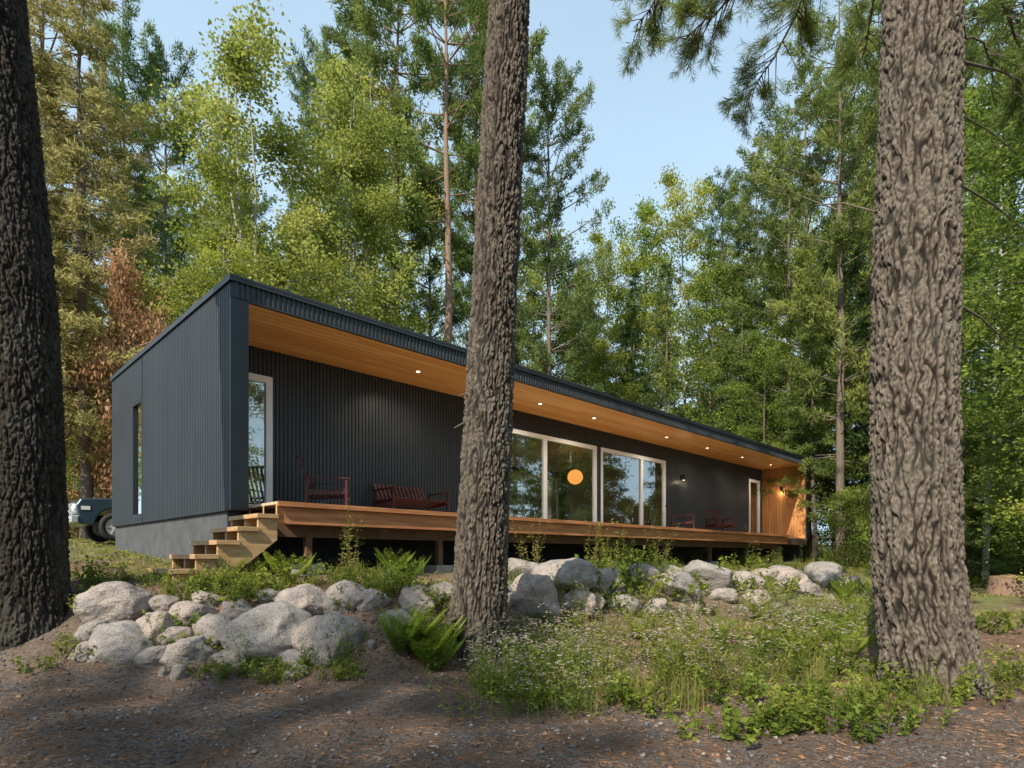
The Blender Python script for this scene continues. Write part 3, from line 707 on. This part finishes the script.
# ------------------------------------------------------------------ boulders
def boulder(seed):
    rng=random.Random(seed);bm=bmesh.new();bmesh.ops.create_icosphere(bm,subdivisions=5,radius=1)
    pl=[(Vector((rng.gauss(0,1),rng.gauss(0,1),rng.gauss(0,.8))).normalized(),rng.uniform(.58,.88)) for _ in range(11)]
    off=Vector((seed*3.1,seed*1.7,0))
    for v in bm.verts:
        p=v.co.copy()
        for n_,d_ in pl:
            q=p.dot(n_)
            if q>d_: p-=n_*(q-d_)*.78
        p+=p.normalized()*(.15*mn.noise(p*1.3+off)+.06*mn.noise(p*3.1+off)+.022*mn.noise(p*8+off)+.009*mn.noise(p*20+off))
        v.co=p
    me=bpy.data.meshes.new('boulder');bm.to_mesh(me);bm.free()
    me.polygons.foreach_set('use_smooth',np.ones(len(me.polygons),bool))
    co=np.array([v.co for v in me.vertices]);mnn,mxx=co.min(0),co.max(0)
    me.transform(Matrix.Translation(-Vector((mnn+mxx)/2)));me.transform(Matrix.Diagonal([2/(mxx-mnn)[0],2/(mxx-mnn)[1],2/(mxx-mnn)[2],1]))
    me.materials.append(M['rock']);return me
BM=[boulder(k) for k in range(1,9)]
bl=[(106,624,64,42),(117,664,76,44),(152,646,42,34),(188,630,42,30),(183,668,50,32),(213,646,44,34),(258,660,90,60),(300,622,60,38),(322,668,66,54),(347,610,50,30),(371,612,36,24),(150,668,34,22),(231,620,38,22),(284,648,38,30),(226,670,34,22),(90,644,34,24),(205,608,30,16),(330,618,30,20),(345,644,36,28),(290,670,32,20),(80,662,28,20),(172,650,32,24),(160,612,30,18),
 (412,612,42,26),(442,604,36,22),(396,628,30,20),(530,616,68,44),(562,590,62,32),(604,596,54,30),(520,584,38,26),(642,588,48,26),(680,604,54,32),(708,590,52,28),(744,594,48,24),(788,590,54,24),(828,584,48,20),(622,614,38,20),(655,616,34,18),(756,604,38,18),(576,616,40,24),(500,604,36,24),(590,610,28,18),(770,584,32,16),(848,592,36,16),(672,582,34,18),(545,604,28,18),(300,642,30,22),(268,604,26,16),(812,598,32,16),(725,604,30,16)]
BP=[]
for k,(px,py,w,h) in enumerate(bl):
    x,y,z=gp(px,py-h*.08)
    ww=w/F*y/2;hh=h/F*y/2
    y+=ww*.5;z=float(terrain(x,y))
    zc=max(z,(HZ-(py-h*.48))/F*y)-hh*.15
    zc=min(zc,z+hh*.75)
    BP.append((x,y))
    lab='large grey granite boulder in the row before the cabin' if w>55 else 'rough grey granite rock among the weeds'
    o=obj('boulder',BM[(k*5+k//8)%8],loc=(x,y,zc),rot=(rr.uniform(-.25,.25),rr.uniform(-.25,.25),rr.choice([0,PI])+rr.uniform(-.7,.7)),label=lab,cat='boulder',group='boulders in front of the cabin')
    o.scale=(ww*1.1,ww*rr.uniform(.75,1.),hh*1.2)
for k in range(60):
    px=rr.uniform(60,860);py=rr.uniform(600,680) if px<380 else rr.uniform(575,625)
    x,y,z=gp(px,py);s_=rr.uniform(.04,.11)
    o=obj('rock',BM[k%8],loc=(x,y,z+s_*.2),rot=(rr.uniform(0,6),rr.uniform(0,6),rr.uniform(0,6)),label='small grey rock between the boulders',cat='rock',group='small rocks')
    o.scale=(s_*1.2,s_,s_*.8)
sd_=14.5;x=(1008-512)/F*sd_;y=sd_;z=float(terrain(x,y))
zt=.46
mb=MB();mb.lathe([(.50,-.1),(.42,.05),(.38,zt*.6),(.36,zt)],24,(0,0,0))
st=obj('tree_stump',None,loc=(x,y,z),label='sawn tree stump with pale orange cut face',cat='stump')
part('stump_bark',mb,M['barkred'],par=st,smooth=True);mb=MB();mb.lathe([(.362,zt),(.0001,zt+.06)],24);part('cut_face',mb,M['steps'],par=st)
# ------------------------------------------------------------------ plants
def fern(seed):
    rng=np.random.default_rng(seed);C=[];D=[];Ls=[];w=MB()
    for f in range(16):
        az=f*2.4+rng.uniform(-.3,.3);ln=rng.uniform(.5,.75);el=rng.uniform(1.1,1.45)
        d=np.array([math.cos(az),math.sin(az)]);s_=np.linspace(0,1,24)
        r=ln*np.sin(s_*1.3)*.9*math.cos(el*.68);z=ln*(s_*math.sin(el)-.26*s_**2.8)
        Pp=np.stack([d[0]*r,d[1]*r,z],1);w.tube(Pp[::4],np.linspace(.004,.001,len(Pp[::4])),3)
        tan=norm(np.gradient(Pp,axis=0));sd=np.array([-d[1],d[0],0])
        for sg in(-1,1):
            l=.13*np.sin(np.clip(s_*1.1,0,1)**.7*PI)+.015
            C.append(Pp[2:]);D.append((sd*sg+tan*.45+np.array([0,0,-.15]))[2:]);Ls.append(l[2:])
    C=np.concatenate(C);D=np.concatenate(D);Ls=np.concatenate(Ls)
    n_=len(C);d=norm(D);s_=norm(np.cross(d,[0,0,1])+rng.normal(0,.15,(n_,3)))
    LL=Ls[:,None];W=.026
    V=np.stack([C,C+d*LL*.4+s_*W*.5,C+d*LL,C+d*LL*.4-s_*W*.5],1).reshape(-1,3)
    w.add(V,np.arange(n_*4).reshape(-1,4));return w.mesh('fern')
def weed(seed,h=.4,ns=16,leaf=.06,lw=.5,spread=.22,nl=26):
    rng=np.random.default_rng(seed);w=MB();C=[];D=[];tips=[]
    for q in range(ns):
        az=rng.uniform(0,6.28);r=spread*math.sqrt(rng.uniform());b=np.array([math.cos(az)*r,math.sin(az)*r,-.02])
        hh=h*rng.uniform(.5,1.1);le=rng.normal(0,.18,2)*hh+b[:2]*.5
        Pp=np.stack([b,b+[le[0]*.4,le[1]*.4,hh*.55],b+[le[0],le[1],hh]]);w.tube(Pp,[.004,.003,.0015],3)
        t=rng.uniform(.15,1,nl)[:,None];C.append(b+t*(Pp[2]-b)+rng.normal(0,.02,(nl,3)));D.append(rng.normal(size=(nl,3))*[1,1,.5]+[0,0,.25]);tips.append(Pp[2])
    C=np.concatenate(C);D=np.concatenate(D);n_=len(C)
    V,Fq=leafquads(C,D,leaf*rng.uniform(.5,1.2,n_),leaf*lw*rng.uniform(.7,1.2,n_),rng);w.add(V,Fq)
    return w.mesh('weed'),tips,rng
def aster(seed):
    me,tips,rng=weed(seed,.55,13,.07,.26,.26,20)
    C=[];D=[]
    for t in tips:
        for c in range(7):
            p=t+rng.normal(0,.05,3)*[1,1,.6]
            n_=6;C.append(np.repeat(p[None],n_,0));a=np.arange(n_)*PI/3;D.append(np.stack([np.cos(a),np.sin(a),np.full(n_,.3)],1)+rng.normal(0,.2,(1,3)))
    C=np.concatenate(C);D=np.concatenate(D);n_=len(C);V,Fq=leafquads(C,D,.019,.011,rng)
    return me,mesh_np('flower',V,Fq)
def grassm(seed,h=.45,n_=120,sp=.12):
    rng=np.random.default_rng(seed);w=MB()
    az=rng.uniform(0,6.28,n_);r=sp*np.sqrt(rng.uniform(size=n_));b=np.stack([np.cos(az)*r,np.sin(az)*r,np.full(n_,-.02)],1)
    az2=rng.uniform(0,6.28,n_);l=h*rng.uniform(.4,1.1,n_);be=rng.uniform(.1,.7,n_)
    dx=np.stack([np.cos(az2),np.sin(az2),np.zeros(n_)],1);sd=np.stack([-np.sin(az2),np.cos(az2),np.zeros(n_)],1)*.004
    m=b+dx*(l*be*.25)[:,None]+np.array([0,0,1])*(l*.6)[:,None];t=b+dx*(l*be*.8)[:,None]+np.array([0,0,1])*(l*(1-be*.3))[:,None]
    V=np.stack([b-sd,b+sd,m+sd*.8,m-sd*.8,t],1).reshape(-1,3);i=np.arange(n_)*5
    w.V.append(V);w.Q.append(np.stack([i,i+1,i+2,i+3],1));w.T.append(np.stack([i+3,i+2,i+4],1));w.n=len(V);return w.mesh('grass')
FERN=[fern(k) for k in(1,2,3)];
WEED=[weed(k,.38,13,.07,.55,.26,20)[0] for k in(4,5,6)]+[weed(k,.25,12,.085,.7,.28,14)[0] for k in(7,8)]+[weed(17,.7,8,.07,.35,.3,26)[0]]
ASTER=[aster(k) for k in(9,10,11)];GR=[grassm(k,.42,60,.16) for k in(12,13,14)]
TALL=[weed(k,1.15,7,.10,.16,.18,34)[0] for k in(21,22)]
for m_ in FERN:m_.materials.append(M['fern'])
for m_ in WEED:m_.materials.append(M['weed'])
for m_ in TALL:m_.materials.append(M['grass'])
for a,b in ASTER:a.materials.append(M['weed']);b.materials.append(M['flower'])
for m_ in GR:m_.materials.append(M['grass'])
def plant(kind,px,py,s_,xyz=None):
    if not xyz and px>978 and py<612: return
    x,y,z=xyz if xyz else gp(px,py)
    if kind=='fern': o=obj('fern',rr.choice(FERN),label='bright green fern growing beside the boulders',cat='fern',group='ferns')
    elif kind=='weed': o=obj('weed_plant',rr.choice(WEED),label='low leafy green weed on the forest floor',cat='weed',group='leafy weeds')
    elif kind=='tall': o=obj('tall_weed',rr.choice(TALL),label='tall wispy yellow-green weed before the deck',cat='weed',group='tall weeds')
    elif kind=='grass': o=obj('grass_tuft',rr.choice(GR),label='tuft of yellow-green grass',cat='grass',group='grass tufts')
    else:
        a,b=rr.choice(ASTER);o=obj('aster_plant',a,label='wild aster bush with small faded white flowers',cat='wildflower',group='wild asters')
        obj('flower_head',b,parent=o)
    o.location=(x,y,z);o.rotation_euler=(0,0,rr.uniform(0,6.28));o.scale=(s_*rr.uniform(.85,1.15),s_*rr.uniform(.85,1.15),s_*rr.uniform(.8,1.2))
for px,py,s_ in((400,655,.9),(425,664,1.0),(440,654,.85),(416,642,.85),(436,672,.75),(860,625,1.1),(875,600,.9),(845,600,1),(830,640,.8),(290,585,.8),(250,580,.8),(225,583,.7),(395,575,.8),(405,590,.7),(720,640,.7),(760,620,.7),(700,560,1),(655,558,.9),(345,560,.8),(425,570,.7),(640,640,.8),(850,660,.9),(800,660,.8)): plant('fern',px,py,s_)
for k in range(38):
    px=rr.gauss(560,60);py=rr.uniform(645,718)
    if 480<px<720: plant('aster',px,py,rr.uniform(.5,.95))
for k in range(18): plant('aster',rr.uniform(560,870),rr.uniform(605,700),rr.uniform(.6,1.05))
for k in range(20): plant('aster',rr.uniform(590,790),rr.uniform(548,566),rr.uniform(1.0,1.5))
for px,py,s_ in((592,572,1.),(602,566,1.1),(612,574,.9),(650,566,1.1),(660,570,.9),(598,568,.9),(755,562,1.2),(768,560,1.1),(780,564,1.),(700,562,1.0),(530,575,.8),(345,582,.8),(640,562,1.2),(720,560,1.1),(810,562,1.2)): plant('tall',px,py,s_)
for k in range(28): plant('tall',rr.uniform(560,860),rr.uniform(600,700),rr.uniform(.4,.65))
for k in range(58):
    px=rr.uniform(485,1010);py=rr.uniform(605,730)
    plant('weed',px,py,rr.uniform(.5,1.0))
for k in range(14): plant('weed',rr.uniform(200,350),rr.uniform(664,684),rr.uniform(.35,.6))
for k in range(34): plant('weed',rr.uniform(70,400),rr.uniform(572,604),rr.uniform(.45,.85))
for k in range(30):
    bx_,by_=rr.choice(BP);x_=bx_+rr.uniform(-.3,.3);y_=by_+rr.uniform(-.35,.1);plant('weed',0,0,rr.uniform(.35,.7),(x_,y_,float(terrain(x_,y_))))
for k in range(50): plant('weed',rr.uniform(600,1010),rr.uniform(558,600),rr.uniform(.7,1.4))
for k in range(60): plant('grass',rr.uniform(500,980),rr.uniform(575,720),rr.uniform(.5,.95))
for k in range(55): plant('grass',rr.uniform(560,1020),rr.uniform(556,590),rr.uniform(.7,1.3))
for k in range(30): plant('grass',rr.uniform(90,420),rr.uniform(568,600),rr.uniform(.5,.8))
for k in range(6): plant('weed',rr.uniform(720,880),rr.uniform(720,745),rr.uniform(.5,.8))
# ------------------------------------------------------------------ litter
rng=np.random.default_rng(5)
def scat(n_,x0,x1,y0,y1,bias=1.):
    x=rng.uniform(x0,x1,n_);y=y0+(y1-y0)*rng.uniform(0,1,n_)**bias;return x,y,terrain(x,y)
n_=60000;x,y,z=scat(n_,-7,9,2.9,10,1.5);c=np.stack([x,y,z+.006],1)
a=rng.uniform(0,6.28,n_);dd=np.stack([np.cos(a),np.sin(a),rng.normal(0,.12,n_)],1)
V,Fq=leafquads(c,dd,rng.uniform(.04,.10,n_),.005,rng)
n2=2200;x,y,z=scat(n2,-7,9,2.9,10,1.3);a=rng.uniform(0,6.28,n2);dd=np.stack([np.cos(a),np.sin(a),rng.normal(0,.3,n2)],1)
V2,F2=leafquads(np.stack([x,y,z+.01],1),dd,rng.uniform(.03,.06,n2),rng.uniform(.02,.035,n2),rng)
obj('needle_litter',mesh_np('needle_litter',np.concatenate([V,V2]),np.concatenate([Fq,F2+len(V)])),M['litter'],kind='stuff')
n_=8000;x,y,z=scat(n_,-6,6,2.9,7.0,1.3)
oc=np.array([(1,0,0),(-1,0,0),(0,1,0),(0,-1,0),(0,0,1),(0,0,-1)],float);of=np.array([(0,2,4),(2,1,4),(1,3,4),(3,0,4),(2,0,5),(1,2,5),(3,1,5),(0,3,5)])
s_=.006+.014*rng.uniform(0,1,n_)**4*1.6
V=(oc[None]+rng.normal(0,.22,(n_,6,3)))*s_[:,None,None]*np.array([1,1,.6])+np.stack([x,y,z+s_*.2],1)[:,None,:]
Ft=(of[None]+(np.arange(n_)*6)[:,None,None]).reshape(-1,3)
obj('gravel',mesh_np('gravel',V.reshape(-1,3),Ft,True),foliage('gravel_stone',(.10,.09,.088),(.28,.25,.235),0,3,.005),kind='stuff')
n_=34000;x,y,z=scat(n_,-14,22,5.2,26,1.2)
msk=(np.sin(x*1.3+np.sin(y*.9)*2)+np.sin(y*1.7-x*.5)+rng.normal(0,.5,n_)>.0)&((y>7.2)|((x>-.3)&(y>4.9+.5*np.sin(x*2))))
u_,v_=uv(x,y);msk&=~((u_>0)&(u_<LX)&(v_>-.5)&(v_<WY))
x,y,z=x[msk],y[msk],z[msk];k=6;n2=len(x)*k
c=np.repeat(np.stack([x,y,z],1),k,0)+rng.normal(0,.05,(n2,3))*[1,1,.2]
V,Fq=leafquads(c,rng.normal(size=(n2,3))*[1,1,.4]+[0,0,.7],rng.uniform(.04,.11,n2),rng.uniform(.012,.035,n2),rng)
obj('ground_cover',mesh_np('ground_cover',V,Fq),M['grass'],kind='stuff')
# ------------------------------------------------------------------ world, sun, camera
SE=rad(42);sd=np.array([-.50,-.866])
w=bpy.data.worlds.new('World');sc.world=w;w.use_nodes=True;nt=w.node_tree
bg=nt.nodes['Background'];sky=nt.nodes.new('ShaderNodeTexSky');sky.sky_type='NISHITA';sky.sun_disc=False
sky.sun_elevation=SE;sky.sun_rotation=math.atan2(sd[0],sd[1]);sky.air_density=1.0;sky.dust_density=1.5
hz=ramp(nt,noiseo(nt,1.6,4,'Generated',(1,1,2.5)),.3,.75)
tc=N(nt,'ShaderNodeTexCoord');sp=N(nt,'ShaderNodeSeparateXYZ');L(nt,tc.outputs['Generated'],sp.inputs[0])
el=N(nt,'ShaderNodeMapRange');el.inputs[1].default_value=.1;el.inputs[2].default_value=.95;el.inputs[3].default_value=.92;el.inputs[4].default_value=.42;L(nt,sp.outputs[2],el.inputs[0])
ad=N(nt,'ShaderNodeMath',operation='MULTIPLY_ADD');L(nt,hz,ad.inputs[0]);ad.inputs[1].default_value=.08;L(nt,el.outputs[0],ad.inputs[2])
col=mixc(nt,ad.outputs[0],sky.outputs[0],(4.9,6.7,8.3))  # haze colour added over the sky to raise its fill light
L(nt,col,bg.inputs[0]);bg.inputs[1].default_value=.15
sl=bpy.data.lights.new('sun','SUN');sl.energy=6.8;sl.angle=rad(.5);sl.color=(1,.91,.76)
so=bpy.data.objects.new('sun',sl);COL.objects.link(so)
v=Vector((sd[0]*math.cos(SE),sd[1]*math.cos(SE),math.sin(SE)));so.rotation_euler=v.to_track_quat('Z','Y').to_euler()
cd=bpy.data.cameras.new('camera');cam=bpy.data.objects.new('camera',cd);COL.objects.link(cam)
cam.location=(0,0,0);cam.rotation_euler=(rad(90),0,0);cd.sensor_width=36;cd.lens=F/1024*36;cd.shift_y=(HZ-384)/1024;cd.clip_start=.05;cd.clip_end=2000
sc.camera=cam
sc.view_settings.view_transform='Standard';sc.view_settings.look='None';sc.view_settings.exposure=0
